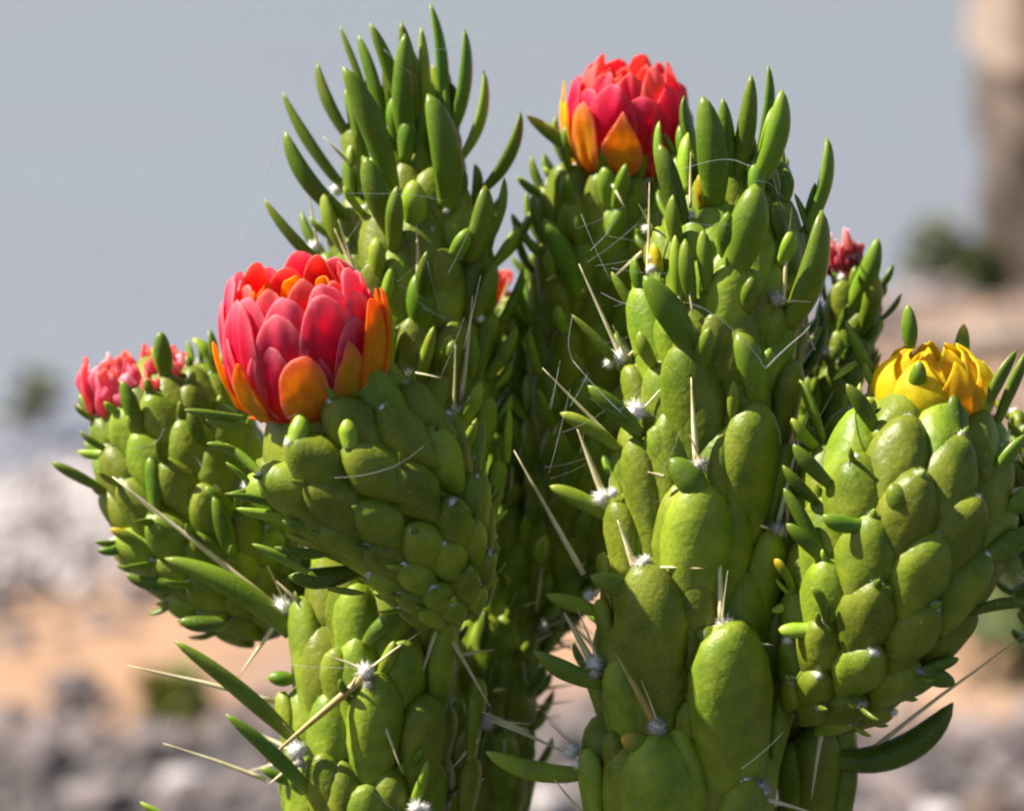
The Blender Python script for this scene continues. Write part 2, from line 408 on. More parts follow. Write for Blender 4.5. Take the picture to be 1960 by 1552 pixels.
            link('tubercle', rnd.choice(TUB[s.diamond]), s.core, m)
            top = c + Z * L * 0.9 + nn * W * .6
            if wool:
                ws = wool * K * d * rnd.uniform(.7, 1.3)
                link('areole', rnd.choice(WOOL), s.core, Matrix.Translation(top) @ Matrix.Diagonal((ws, ws, ws, 1)))
            if leafl:
                ll = leafl * K * d * rnd.uniform(.65, 1.2); dr = (nn * .75 + Z * rnd.uniform(.5, 1.1)).normalized()
                b0 = top - Z * W * .5; e = b0 + dr * ll; mid = (b0 + e) / 2 + nn * ll * .12
                hw = leafl * K * d * .17; cc = LEAFC[rnd.choice(kinds)]; pts, rad, cols = [], [], []
                for q in range(11):
                    tt = q / 10; pts.append(b0 * (1 - tt) ** 2 + mid * 2 * tt * (1 - tt) + e * tt * tt)
                    rad.append(hw * max(.06, (.65 + .35 * math.sin(min(1, tt / .5) * 1.57)) * (1 if tt < .5 else max(0, 1 - ((tt - .5) / .5) ** 2.1) ** .62)))
                    cols += [mixc(cc[0], cc[1], min(1, tt * 2.5)) if tt < .6 else mixc(cc[1], cc[2], (tt - .6) / .4)] * 10
                vs, fs = tube(pts, rad, 10, .85, nn, .3)
                link('leaf', mesh('leaf', vs, fs, M_LEAF, cols), s.core)
            if rnd.random() < spines:
                e = top + (nn * .8 + Z * rnd.uniform(-.7, .7) + X * rnd.uniform(-.6, .6)).normalized() * rnd.uniform(80, 170) * K * d
                vs, fs = tube([top, top.lerp(e, .5), e], [4.5 * K * d, 3.6 * K * d, .8 * K * d], 6)
                link('spine', mesh('spine', vs, fs, M_SPINE), s.core)

# ------------------------------------------------------------------ flowers
RED = (0.90, 0.004, 0.014); PINK = (0.90, 0.008, 0.18); CORAL = (0.94, 0.30, 0.23); ORANGE = (0.88, 0.17, 0.006); AMBER = (0.92, 0.47, 0.010); OLIVE = (0.72, 0.48, 0.02); YELLOW = (0.92, 0.76, 0.02)
class Flower:
    def __init__(s, root, cx, cy, d, axis, back, label, rr=1.0):
        """base at (cx, cy); axis = screen direction; back = lean towards the camera"""
        s.o = P(cx, cy, d); s.u = K * d; s.tall = 1.0
        Z = (RIGHT * axis[0] - UP * axis[1] - FWD * back).normalized()
        F = -FWD; F = (F - Z * F.dot(Z)).normalized(); X = F.cross(Z) * -1
        X = Z.cross(F) * -1
        if X.dot(RIGHT) < 0: X = -X
        s.X, s.F, s.Z = X, F, Z
        # receptacle disc
        vs, fs = tube([s.o - Z * s.u * 30, s.o, s.o + Z * s.u * 14], [s.u * 66 * rr, s.u * 72 * rr, s.u * 36 * rr], 16)
        s.core = link('flower', mesh('flower', vs, fs, M_PETAL, [ORANGE] * len(vs)), root, label=label)
    def petal(s, phi, Rr, H, amax, wd, cols, point=0.5, r0=40, cup=0.0, roll=0.0, thick=4, crumple=0.0, a0=12, rimw=0.30, twist=0.0, name='petal'):
        """phi 0 faces the camera, + to the right; cols = base, middle, tip, rim"""
        nu, nv = 13, 16; vs, cl = [], []; rnd = random.Random(hash((phi, Rr, H)) & 0xffff); off = rnd.random() * 40
        for j in range(nv):
            vj = j / (nv - 1)
            q = max(0, (vj - .5) / .5)
            sh = (0.5 + 0.5 * math.sin(min(1, vj / 0.55) * math.pi / 2)) * (1 - q ** 2.2 * (.10 + .72 * point))
            for i in range(nu):
                u = i / (nu - 1) * 2 - 1
                half = wd / 2 * sh
                v = vj * (1 - .30 * (1 - point) * (1 - math.sqrt(1 - .96 * u * u)) - .22 * point * abs(u)) * (1 + .012 * noise.noise(Vector((u * 5, off, 1))))
                a = R(a0 + (amax - a0) * v)
                r = r0 * (1 - v) ** 3 + Rr * math.sin(a) ** 0.6; h = H * (1 - math.cos(a))
                aa = u * half / max(Rr * 0.9, 1)
                ph = R(phi + twist * v) + aa
                e = abs(u)
                rr = r + cup * (e ** 2) * half * 0.5 - roll * (v ** 4) * -18
                rr -= 9 * v ** 7 * (1 - point); rr += 4.0 * noise.noise(Vector((u * 1.5, v * 2, off))) + crumple * noise.noise(Vector((u * 2.2, v * 3.5, off + 5)))
                hh = h * s.tall + crumple * .8 * noise.noise(Vector((u * 2, v * 3, off + 9)))
                x, y = rr * math.sin(ph), rr * math.cos(ph)
                vs.append(s.o + (s.X * x + s.F * y + s.Z * hh) * s.u)
                c = mixc(cols[0], cols[1], min(1, v / .45)) if v < .5 else mixc(cols[1], cols[2], (v - .5) / .5)
                edge = max(e ** 5, max(0, (vj - (1 - rimw)) / rimw) ** 2.4)
                k = 0.5 + 0.5 * noise.noise(Vector((u * 7, v * 1.0, off)))
                c = mixc(c, cols[3], min(1, edge * 0.95)); c = mixc(c, cols[0], 0.5 * max(0, k - .35)); c = mixc(c, cols[3], 0.5 * max(0, .45 - k))
                cl.append(c)
        fs = [(j * nu + i, j * nu + i + 1, (j + 1) * nu + i + 1, (j + 1) * nu + i) for j in range(nv - 1) for i in range(nu - 1)]
        o = link(name, mesh(name, vs, fs, M_PETAL, cl), s.core)
        md = o.modifiers.new('thickness', 'SOLIDIFY'); md.thickness = thick * s.u; md.offset = 0
        sb = o.modifiers.new('smooth', 'SUBSURF'); sb.levels = 1; sb.render_levels = 1
        return o

# ================================================================== THE SETTING
def shore(x): return 7.02 + 1.0 * x + 0.35 * noise.noise(Vector((x * 0.9, 3, 0))) + 0.12 * noise.noise(Vector((x * 4, 7, 0)))
def ground_z(x, y):
    d = y - (shore(x) if abs(x) < 12 else 7.02 + 1.0 * max(-12, min(12, x)))
    z = 0.05 * noise.noise(Vector((x * .7, y * .7, 1))) + 0.03 * noise.noise(Vector((x * 2.5, y * 2.5, 4))) + 0.012 * noise.noise(Vector((x * 9, y * 9, 8)))
    if d > -1.2: z = z * max(0, min(1, -d / 1.2)) - 0.02 * max(0, (d + 1.2) / 1.2)
    if d > 0: z -= d * 0.25
    return max(z, -4)
xs = [-900, -300, -120, -50, -25, -14, -9, -6, -4.5] + [-3.5 + i * 0.07 for i in range(101)] + [4.5, 6, 9, 14, 25, 50, 120, 300, 900]
ys = [-900, -300, -100, -40, -15, -6, -2, 0, 1, 1.8] + [2.3 + i * 0.07 for i in range(110)] + [10.5, 11.5, 13, 16, 20, 30, 60, 200]
vs = [(x, y, ground_z(x, y)) for y in ys for x in xs]; nx = len(xs)
fs = [(j * nx + i, j * nx + i + 1, (j + 1) * nx + i + 1, (j + 1) * nx + i) for j in range(len(ys) - 1) for i in range(nx - 1)]
m, t, p = mat('sandy_earth')
geo = N(t, 'ShaderNodeNewGeometry')
n1 = N(t, 'ShaderNodeTexNoise', Scale=1.3, Detail=5.0); n2 = N(t, 'ShaderNodeTexNoise', Scale=14.0, Detail=6.0, Roughness=.65); n3 = N(t, 'ShaderNodeTexNoise', Scale=90.0, Detail=3.0)
for q in (n1, n2, n3): t.links.new(geo.outputs['Position'], q.inputs['Vector'])
r1 = ramp(t, [(0.32, (0.22, 0.155, 0.13)), (0.48, (0.33, 0.195, 0.11)), (0.66, (0.34, 0.22, 0.145))]); t.links.new(n1.outputs[0], r1.inputs[0])
r2 = ramp(t, [(0.3, (0.62, 0.6, 0.6)), (0.7, (1.25, 1.2, 1.2))]); t.links.new(n2.outputs[0], r2.inputs[0])
mx = N(t, 'ShaderNodeMix', data_type='RGBA', blend_type='MULTIPLY'); mx.inputs[0].default_value = .8
t.links.new(r1.outputs[0], mx.inputs[6]); t.links.new(r2.outputs[0], mx.inputs[7])
sx = N(t, 'ShaderNodeSeparateXYZ'); t.links.new(geo.outputs['Position'], sx.inputs[0])
ad = N(t, 'ShaderNodeMath', operation='MULTIPLY_ADD'); ad.inputs[1].default_value = .5; t.links.new(n1.outputs[0], ad.inputs[0]); t.links.new(sx.outputs[1], ad.inputs[2])
rn = N(t, 'ShaderNodeMapRange'); rn.inputs[1].default_value = 4.35; rn.inputs[2].default_value = 4.6; t.links.new(ad.outputs[0], rn.inputs[0])
m9 = N(t, 'ShaderNodeMix', data_type='RGBA'); m9.inputs[6].default_value = (0.05, 0.045, 0.045, 1); t.links.new(rn.outputs[0], m9.inputs[0]); t.links.new(mx.outputs[2], m9.inputs[7])  # near ground gravel-dark, carried on out of view to cut bounce light
t.links.new(m9.outputs[2], p.inputs['Base Color'])
p.inputs['Roughness'].default_value = .95
bp = N(t, 'ShaderNodeBump', Strength=.6, Distance=.01); t.links.new(n3.outputs[0], bp.inputs['Height']); t.links.new(bp.outputs[0], p.inputs['Normal'])
g = link('ground', mesh('ground', vs, fs, m)); g['kind'] = 'structure'

m, t, p = mat('calm_water')
p.inputs['Base Color'].default_value = (0.26, 0.285, 0.31, 1); p.inputs['Roughness'].default_value = .22; p.inputs['IOR'].default_value = 1.33
geo = N(t, 'ShaderNodeNewGeometry'); n1 = N(t, 'ShaderNodeTexNoise', Scale=5.0, Detail=4.0); t.links.new(geo.outputs['Position'], n1.inputs['Vector'])
bp = N(t, 'ShaderNodeBump', Strength=.35, Distance=.03); t.links.new(n1.outputs[0], bp.inputs['Height']); t.links.new(bp.outputs[0], p.inputs['Normal'])
n2 = N(t, 'ShaderNodeTexNoise', Scale=.35, Detail=3.0); t.links.new(geo.outputs['Position'], n2.inputs['Vector'])
r2 = ramp(t, [(.3, (0.172, 0.160, 0.19)), (.7, (0.16, 0.175, 0.185))]); t.links.new(n2.outputs[0], r2.inputs[0]); t.links.new(r2.outputs[0], p.inputs['Base Color'])
wv = []; wf = []
for j, y in enumerate((2, 20, 200, 2500)):
    for x in (-2500, -200, 0, 200, 2500): wv.append((x, y, -0.045))
wf = [(j * 5 + i, j * 5 + i + 1, (j + 1) * 5 + i + 1, (j + 1) * 5 + i) for j in range(3) for i in range(4)]
wt = link('water', mesh('water', wv, wf, m)); wt['kind'] = 'structure'

# ---- rocks
M_ROCK_G = plain('grey_rock', (0.075, 0.058, 0.056), (0.22, 0.175, 0.165), 9, .9, .6, 6.0, .01)
M_ROCK_W = plain('pale_rock', (0.30, 0.26, 0.25), (0.46, 0.41, 0.40), 8, .9, .5, 6.0, .01)
M_ROCK_B = plain('brown_rock', (0.035, 0.024, 0.017), (0.13, 0.09, 0.066), 4, .9, .7, 7.0, .03)
M_ROCK_S = plain('sandstone', (0.17, 0.12, 0.09), (0.32, 0.24, 0.185), 5, .9, .6, 6.0, .02)
def rock_mesh(seed, m, rough=.28, sub=20, boxy=.6):
    vs, fs = [], []; nv = sub // 2 + 2
    off = Vector((seed * 5.3, seed, 0))
    for i in range(nv + 1):
        for k in range(sub):
            th = math.pi * i / nv; ph = 2 * math.pi * k / sub
            d = Vector((math.sin(th) * math.cos(ph), math.sin(th) * math.sin(ph), math.cos(th)))
            d = Vector([math.copysign(abs(c) ** boxy, c) for c in d])
            vs.append(d * (1 + rough * noise.noise(d * 1.3 + off) + rough * .4 * noise.noise(d * 4 + off)))
    for i in range(nv):
        for k in range(sub):
            k2 = (k + 1) % sub; fs.append((i * sub + k, (i + 1) * sub + k, (i + 1) * sub + k2, i * sub + k2))
    return mesh('rock', vs, fs, m)
def rock(px, py, wpx, hpx, m, label, seed, name='rock', depth=1.0, sink=.25, group='rocks lying on the shore', cat='rock', gz=None):
    wpx *= .66; hpx *= .66; b = G(px, py); d = (b - CAM).dot(FWD); hw = wpx * K * d / 2; hh = hpx * K * d / 2
    me = rock_mesh(seed, m)
    o = link(name, me, None, Matrix.Translation(Vector((b.x, b.y + hw * depth * .5, ground_z(b.x, b.y) + hh * (1 - sink)))) @ Matrix.Rotation(seed, 4, 'Z') @ Matrix.Diagonal((hw, hw * depth, hh, 1)))
    tag(o, label, cat, group); return o
RK = [
 (40, 1010, 150, 80, M_ROCK_W, 'pale pinkish rock at the far left edge of the shore'),
 (160, 1090, 110, 80, M_ROCK_W, 'pale rock just below the far left cactus fruit tip'),
 (40, 1120, 90, 60, M_ROCK_G, 'grey rock below the pale rock at the left edge'),
 (175, 975, 90, 55, M_ROCK_W, 'small bleached rock nearest the water on the left'),
 (10, 960, 120, 50, M_ROCK_W, 'bleached rock half cut by the left edge by the water'),
 (120, 1180, 60, 40, M_ROCK_G, 'small dark grey rock on the left sand'),
 (140, 1330, 150, 80, M_ROCK_G, 'rounded mauve grey rock in the lower left'),
 (300, 1460, 170, 90, M_ROCK_G, 'dark grey rock low left behind the cactus spines'),
 (60, 1480, 180, 110, M_ROCK_G, 'big grey rock in the bottom left corner'),
 (350, 1540, 120, 70, M_ROCK_W, 'pale lilac rock at the bottom left of the cactus'),
 (450, 1560, 90, 60, M_ROCK_G, 'grey rock at the bottom touching the left cactus outline'),
 (190, 1570, 160, 90, M_ROCK_G, 'dark broad rock at the bottom left edge'),
 (1050, 1590, 110, 70, M_ROCK_W, 'pale rock seen in the gap between the two cactus stems'),
 (1880, 1460, 190, 100, M_ROCK_G, 'mauve grey rock in the lower right'),
 (1730, 1540, 170, 90, M_ROCK_G, 'grey rock low right beside the dark cactus stem'),
 (1900, 1590, 170, 90, M_ROCK_B, 'brown rock in the bottom right corner'),
 (1800, 1600, 120, 70, M_ROCK_W, 'pale rock at the bottom right between darker rocks'),
 (1690, 640, 110, 70, M_ROCK_G, 'grey violet rock behind the yellow flower'),
 (1720, 530, 110, 40, M_ROCK_G, 'low grey rock by the water right of the cactus'),
 (1830, 550, 200, 60, M_ROCK_G, 'long grey rock at the foot of the tall outcrop'),
 (80, 800, 110, 60, M_ROCK_B, 'dark brown rock standing in the shallow water on the left'),
 (1780, 455, 90, 80, M_ROCK_S, 'small upright pale rock by the water near the outcrop'),
]
for i, (px, py, wp, hp, m, lb) in enumerate(RK): rock(px, py, wp, hp, m, lb, i + 1)
rock(1890, 690, 480, 95, M_ROCK_S, 'long flat pinkish sandstone slab behind the yellow flower', 41, 'rock_slab', depth=.55, sink=.1)
# the tall outcrop at the right edge: brown rocks with the undercut's shade put into their colour, under a pale block
b = G(1990, 560); dd = (b - CAM).dot(FWD)
oc = thing('rock_outcrop', 'tall weathered brown and beige rock outcrop at the right edge by the water', 'rock', b)
link('lower_rock', rock_mesh(51, M_ROCK_B, .22, 40, 50e-2), oc, Matrix.Translation(b + Vector((.20, .25, .20))) @ Matrix.Diagonal((.33, .35, .32, 1)))
link('middle_rock', rock_mesh(53, M_ROCK_B, .20, 40, .45), oc, Matrix.Translation(b + Vector((.24, .32, .55))) @ Matrix.Diagonal((.36, .36, .24, 1)))
link('upper_rock', rock_mesh(58, M_ROCK_S, .08, 40, .25), oc, Matrix.Translation(b + Vector((.215, .3, .85))) @ Matrix.Diagonal((.36, .36, .26, 1)))
link('top_rock', rock_mesh(57, M_ROCK_S, .08, 40, .3), oc, Matrix.Translation(b + Vector((.25, .35, 1.25))) @ Matrix.Diagonal((.38, .36, .25, 1)))

# gravel and pebbles (nobody could count them)
def scatter(name, label, n, m, test, smin, smax, seed):
    rnd = random.Random(seed); vs, fs = [], []; c = 0
    base = [Vector(v) for v in ((1, 0, 0), (.5, .87, .1), (-.5, .87, -.1), (-1, 0, .1), (-.5, -.87, 0), (.5, -.87, -.1), (0, 0, 1), (0, 0, -1))]
    while c < n:
        x = rnd.uniform(-2.6, 2.8); y = rnd.uniform(2.8, 10)
        if y > shore(x) + .1 or not test(x, y): continue
        c += 1; s = rnd.uniform(smin, smax) * rnd.uniform(.5, 1); z = ground_z(x, y) + s * .2; k = len(vs); a = rnd.random() * 6.28
        for v in base:
            q = Vector((v.x * rnd.uniform(.7, 1.3), v.y * rnd.uniform(.6, 1.1), v.z * rnd.uniform(.5, .9))) * s; q.rotate(Matrix.Rotation(a, 3, 'Z')); vs.append(q + Vector((x, y, z)))
        for i in range(6):
            fs += [(k + i, k + (i + 1) % 6, k + 6), (k + (i + 1) % 6, k + i, k + 7)]
    o = link(name, mesh(name, vs, fs, m, smooth=False)); o['kind'] = 'stuff'; o['label'] = label; o['category'] = 'gravel'
    return o
def stony(x, y): return y < 4.3 + .25 * noise.noise(Vector((x, 0, 2))) or (x < -.72 + .2 * noise.noise(Vector((y * 2, 0, 2))) and y > 4.75) or y > 6.4 or (x < -.6 and y > 4.3 and noise.noise(Vector((x * 2, y * 2, 2))) > 0)
scatter('gravel', 'grey and mauve gravel strewn over the sandy shore', 5200, M_ROCK_G, stony, .012, .05, 3)
scatter('pebbles', 'pale pinkish pebbles scattered near the water', 2600, M_ROCK_W, lambda x, y: (x < -.72 and 4.95 < y) or (y > 6.4 and noise.noise(Vector((x, y, 9))) > .1), .012, .045, 5)

# background plants
M_WEED = plain('weed_leaf', (0.045, 0.075, 0.012), (0.11, 0.145, 0.03), 30, .6)
M_WEED_Y = plain('yellow_weed_leaf', (0.16, 0.18, 0.02), (0.28, 0.28, 0.05), 30, .7)
M_WEED_P = plain('sage_leaf', (0.12, 0.13, 0.08), (0.20, 0.21, 0.14), 30, .7)
def plant(name, label, base, h, r, n, m, seed, lw=.018, ll=.05, cat='plant'):
    rnd = random.Random(seed); root = thing(name, label, cat, base)
    vs, fs = [], []
    for q in range(n):
        th = rnd.random() * 6.28; f = rnd.random() ** .5; hz = rnd.random() ** .8
        c = base + Vector((math.cos(th) * r * f * (1.1 - hz * .6), math.sin(th) * r * f * (1.1 - hz * .6), hz * h))
        d = Vector((rnd.gauss(0, 1), rnd.gauss(0, 1), rnd.gauss(.5, .7))).normalized(); sd_ = d.orthogonal().normalized(); sd_.rotate(Matrix.Rotation(rnd.random() * 6, 3, d))
        L = ll * rnd.uniform(.6, 1.3); W = lw * rnd.uniform(.6, 1.2); k = len(vs); nn = d.cross(sd_)
        vs += [c, c + d * L * .5 + sd_ * W, c + d * L + nn * L * .2, c + d * L * .5 - sd_ * W]; fs.append((k, k + 1, k + 2, k + 3))
    link('foliage', mesh('foliage', vs, fs, m), root)
    vs, fs = [], []
    for q in range(7):
        th = rnd.random() * 6.28; e = base + Vector((math.cos(th) * r * .7, math.sin(th) * r * .7, h * rnd.uniform(.6, .95)))
        a, b_ = tube([base, base.lerp(e, .5) + Vector((0, 0, h * .1)), e], [.006, .004, .002], 5); k = len(vs); vs += a; fs += [tuple(i + k for i in f_) for f_ in b_]
    link('stem', mesh('stem', vs, fs, m), root)
    return root
plant('leafy_weed', 'bright green weed at the right edge behind the long spine', Vector((.83, 4.45, ground_z(.83, 4.45))), .36, .09, 420, M_WEED, 2, .02, .06)
plant('shore_weed', 'dull green low weed by the water left of the far cactus fruit', G(70, 805), .09, .07, 110, M_WEED_P, 3)
plant('sage_bush', 'grey green bush by the water beside the tall outcrop', G(1790, 540), .17, .10, 420, M_WEED_P, 4)
plant('sage_bush', 'darker green bush against the foot of the tall outcrop', G(1870, 550), .11, .09, 300, M_WEED, 6)
plant('sand_weed', 'small yellow green weed on the sand at the lower left', G(335, 1370), .05, .06, 90, M_WEED_Y, 7)

# ================================================================== CACTI
# ---------------------------------------------------------------- left cactus
RA = thing('cactus', 'left cactus with the big open red flower and a tall leafy tip behind', 'cactus', Vector((-.07, 1.1, 0)), 'cactus stems growing in a clump')
A = Stem(RA, 'stem', [(700, 1700, 168, 1.09), (698, 1500, 168, 1.09), (720, 1250, 160, 1.09), (770, 950, 150, 1.10), (792, 700, 165, 1.11), (788, 500, 168, 1.11), (790, 330, 85, 1.11), (785, 240, 45, 1.11)], foot=True, core=.64)
for a in [ # tx,ty,bx,by,w,areole
 (592,1148,600,1420,92,0),(552,1325,556,1470,60,0),(690,1120,680,1330,110,0),(725,1288,705,1540,125,0),(625,1440,635,1640,100,0),
 (765,1225,770,1380,95,0),(838,1190,838,1352,84,0),(800,1330,805,1520,110,0),(790,1545,795,1700,110,16),(560,1560,562,1700,70,0),(700,1500,700,1650,100,0),
 (900,1300,900,1480,70,0),(885,1450,885,1620,80,0),(650,1240,650,1400,80,0),
 (688,385,700,520,96,0),(680,240,682,345,62,0),(748,280,752,385,66,0),(820,330,822,460,90,0),(770,455,772,610,88,0),(845,480,846,640,92,0),(905,480,905,640,84,0),
 (870,360,875,480,70,0),(720,500,725,640,90,0),(790,610,792,760,95,0),(860,620,858,780,95,0),(925,600,920,760,74,0),(790,735,775,870,105,0),(858,790,852,930,100,0),
 (915,760,910,900,84,0),(735,690,735,820,85,0),(940,880,935,1000,70,0),(930,400,925,520,54,0),(650,430,660,540,60,0),(632,485,650,600,60,0),(655,560,665,660,60,0),(740,185,748,290,46,0),(800,215,800,330,60,0)]: A.tub(*a)
for a in [(735,195,11),(665,364,15),(740,280,9),(622,475,16),(690,527,13),(865,490,13),(785,712,14),(783,855,12),(846,405,8),(720,335,7),(905,610,10),(700,640,9)]: A.wool(*a, push=.004)
for a in [(862,788,20),(914,1378,20),(822,440,9)]: A.wool(*a, old=True, push=.004)
A.wool(565,1168,24,push=.005); A.wool(555,1190,14,old=True,push=.006); A.wool(705,1282,20,push=.008); A.wool(710,1306,13,old=True,push=.008); A.wool(597,1436,22,push=.008); A.wool(600,1458,14,True,push=.008); A.wool(779,1543,18,push=.008)
for a in [ # bx,by,tx,ty,w,kind,bend
 (838,245,822,5,40,'d',.05),(862,255,888,55,44,'d',.05),(878,305,925,135,36,'l',.09),(796,260,767,42,34,'g',.02),(778,280,775,65,46,'d',-.02),(812,265,806,52,24,'l',.02),
 (770,215,708,45,30,'g',.03),(748,250,736,88,28,'r',.02),(712,215,650,50,24,'g',.02),(738,260,685,66,40,'d',.04),(690,285,607,118,40,'g',-.06),(752,380,656,128,52,'d',.05),
 (672,372,540,175,38,'g',-.03),(680,425,545,250,46,'d',-.09),(640,525,505,380,32,'g',-.04),(758,455,698,300,52,'d',-.02),(855,400,818,180,66,'d',.07),
 (925,360,996,213,42,'g',.08),(898,500,928,355,54,'g',.05),(930,470,965,340,30,'g',.05),(795,432,790,345,52,'l',0),(722,545,718,455,38,'l',.03),(735,590,748,510,26,'l',.02),
 (805,625,795,525,56,'d',.05),(718,705,764,622,20,'l',.03),(800,725,830,625,26,'l',.02),(690,330,660,170,34,'g',.05),(860,300,850,150,30,'g',0),
 (860,875,912,800,26,'l',.1),(815,870,856,828,24,'l',.05),(908,992,965,940,22,'l',.02),(925,1015,972,975,20,'l',-.04),(968,885,975,782,30,'l',-.03),
 (557,1212,315,1068,46,'g',.07),(575,1424,333,1226,42,'g',.03),(598,1520,432,1366,36,'d',.03),(700,1232,770,1172,34,'d',-.06),(560,1300,512,1296,30,'d',0),
 (435,1188,342,1187,32,'d',-.07),(330,1570,268,1534,26,'l',.02),(785,1552,818,1455,24,'l',.03),(730,1290,755,1225,30,'l',.04),(560,1500,500,1470,26,'d',.02),(845,700,862,640,30,'l',0),(900,720,905,640,36,'g',0)]: A.leaf(*a)
for a in [ # bx,by,tx,ty,w
 (548,1168,215,912,13),(548,1188,455,1296,9),(545,1345,242,1273,10),(523,1491,312,1422,9),(590,1450,515,1500,11),(708,1310,770,1478,9),(690,532,640,438,8),(800,535,797,430,8),
 (875,768,905,565,10),(826,1206,797,1320,8),(847,1210,938,1352,9),(1000,1400,893,1350,7),(904,1409,862,1474,8),(770,370,730,300,4),(435,945,370,868,10)]: A.spine(*a)
A.spine(702,1292,506,1458,17,old=True); A.spine(915,1370,1096,1446,9)
A.fill(34,90,160,.1,.9,60,110,250,11,'gd',.1)

A.scales(9,.03,.97,.0,112,.75,'gdlg',41,8,1.9,.75,shrink=.72,leafmin=.42); A.tops = []
A.fill(26,40,90,.45,.95,62,20,150,76,'llg',.25,9,.8)
A.fill(16,40,90,.05,.4,60,-1,360,77,'gd',.3,9,.8)
D = Stem(RA, 'fruit', [(858,1150,88,1.045),(842,1090,116,1.04),(800,1000,150,1.035),(718,905,182,1.03),(638,850,178,1.03),(602,815,155,1.03)], 'dark green egg shaped fruit carrying the big open red flower', core=.80, diamond=True)
D.scales(10,.02,.90,.2,50,.72,'lgdgl',31,11,1.4,.62,shrink=.86)
for a in [(580,850,576,790,42,'l',0,60),(668,860,664,800,38,'l',0,60),(455+85,1018,452,972,34,'l',.08),(640,1052,524,1046,34,'d',-.06),(672,1098,552,1102,42,'d',-.07),(600,1018,540,996,28,'d',.05),
 (590,1095,482,1040,32,'g',.05),(505,912,430,848,28,'g',.04),(492,918,432,884,20,'g',0),(520,938,436,945,24,'d',-.03),(478,820,394,802,24,'l',-.03),(470,800,352,784,20,'g',-.02),
 (628,1125,700,1135,20,'g',0),(868,1112,885,1100,34,'d',0),(655,1055,548,1022,26,'l',-.03),(470,870,395,848,24,'g',.04),(905,870,925,800,24,'g',.02)]: D.leaf(*a)

FD = Flower(RA, 592, 776, 1.03, (-.10, -1), .34, 'large open flower with red and pink petals and yellow outer ones')
FD.tall = 1.03; LR = (0.95, 0.36, 0.40)
for k in range(6): FD.petal(k * 60 + 15, 46, 120, 92, 50, (ORANGE, ORANGE, RED, AMBER), .3, 16, crumple=14)
for k in range(8): FD.petal(k * 45 + 5, 92, 156, 118, 84, (ORANGE, ORANGE, AMBER if k in (6, 7, 0, 3, 4) else RED, AMBER), .1, 20, cup=-.1, crumple=12)
for k in range(10):
    FD.petal(k * 36 + 12, 120, 165 - 4 * (k % 3), 129 - 5 * (k % 2), 98, (RED, RED, PINK if k % 2 else RED, CORAL), .1, 30, cup=-.05, crumple=10)
for k in range(10):
    FD.petal(k * 36 - 6, 138, 165, 119 + 5 * (k % 3), 112, (RED, RED, PINK, LR), .05, 40, cup=.12, crumple=9)
for ph, am, wd in ((-84, 109, 92), (-48, 116, 96), (-12, 108, 106), (24, 118, 112), (58, 112, 112), (92, 108, 104), (135, 108, 110), (-125, 108, 110), (172, 104, 110)):
    FD.petal(ph, 148, 167, am, wd, (RED, RED, PINK, LR), .05, 44, cup=.18, crumple=8)
for ph, am, wd in ((-66, 92, 84), (-22, 90, 98), (46, 99, 112), (12, 80, 70)):
    FD.petal(ph, 156, 167, am, wd, (RED, RED, PINK, LR), .08, 46, cup=.16, crumple=6)
for ph, am, wd, c, pt, H in ((-88, 82, 72, (ORANGE, AMBER, AMBER, AMBER), .5, 168), (-44, 77, 80, (AMBER, OLIVE, AMBER, ORANGE), .6, 172), (2, 84, 100, (ORANGE, AMBER, AMBER, CORAL), .08, 165),
     (36, 86, 88, (ORANGE, OLIVE, AMBER, CORAL), .5, 172), (62, 104, 108, (ORANGE, AMBER, AMBER, ORANGE), .2, 176), (86, 108, 100, (ORANGE, AMBER, OLIVE, ORANGE), .3, 166), (118, 98, 90, (ORANGE, AMBER, AMBER, ORANGE), .5, 168), (180, 80, 80, (ORANGE, AMBER, AMBER, ORANGE), .5, 168), (-120, 80, 80, (ORANGE, AMBER, AMBER, CORAL), .5, 168)):
    FD.petal(ph, 172, H, am, wd, c, pt, 50, cup=.05, crumple=6, thick=6)
for k, (ph, am, wd) in enumerate(((-62, 44, 44), (-10, 40, 50), (20, 46, 50), (55, 46, 46))): FD.petal(ph, 166, 150, am, wd, (ORANGE, OLIVE, AMBER, ORANGE), .5, 56, crumple=4)

E = Stem(RA, 'fruit', [(520,1180,90,1.12),(450,1090,140,1.12),(390,1000,165,1.12),(348,890,160,1.12),(312,790,136,1.12),(298,750,108,1.12)], 'sunlit green fruit leaning left with the faded pink flower', core=.74, diamond=True)
E.scales(10,.02,.96,.1,62,.85,'glg',32,10,1.35,.62)
for a in [(268,832,232,728,36,'d',.03),(320,715,307,634,36,'d',-.02),(188,804,152,752,32,'d',-.04),(205,902,98,884,34,'g',-.05),(200,886,148,862,22,'l',0),(380,860,362,785,34,'d',.03),
 (412,700,368,648,36,'l',.06),(412,705,400,630,30,'g',0),(285,1032,210,1012,30,'y',0),(262,1056,186,1052,24,'d',-.03),(338,1108,240,1098,32,'d',-.12),(430,1090,408,950,40,'d',.05),
 (300,960,285,875,34,'d',.04),(425,1000,395,930,30,'d',0),(455,905,425,850,30,'g',0),(250,740,228,735,16,'g',0)]: E.leaf(*a)
E.spine(330,1000,215,912,9)
FE = Flower(RA, 268, 785, 1.12, (-.15, -1), .2, 'small faded pink crumpled flower')
FP = (0.84, 0.16, 0.29); FW = (0.9, 0.74, 0.77)
for k in range(15):
    ph = -170 + k * 24 + random.uniform(-6, 6)
    FE.petal(ph, random.uniform(85, 112), random.uniform(70, 92), random.uniform(88, 118), 58, (RED if k % 3 else ORANGE, FP, FP, FW if k % 2 else CORAL), .3, 34, crumple=26, thick=8)
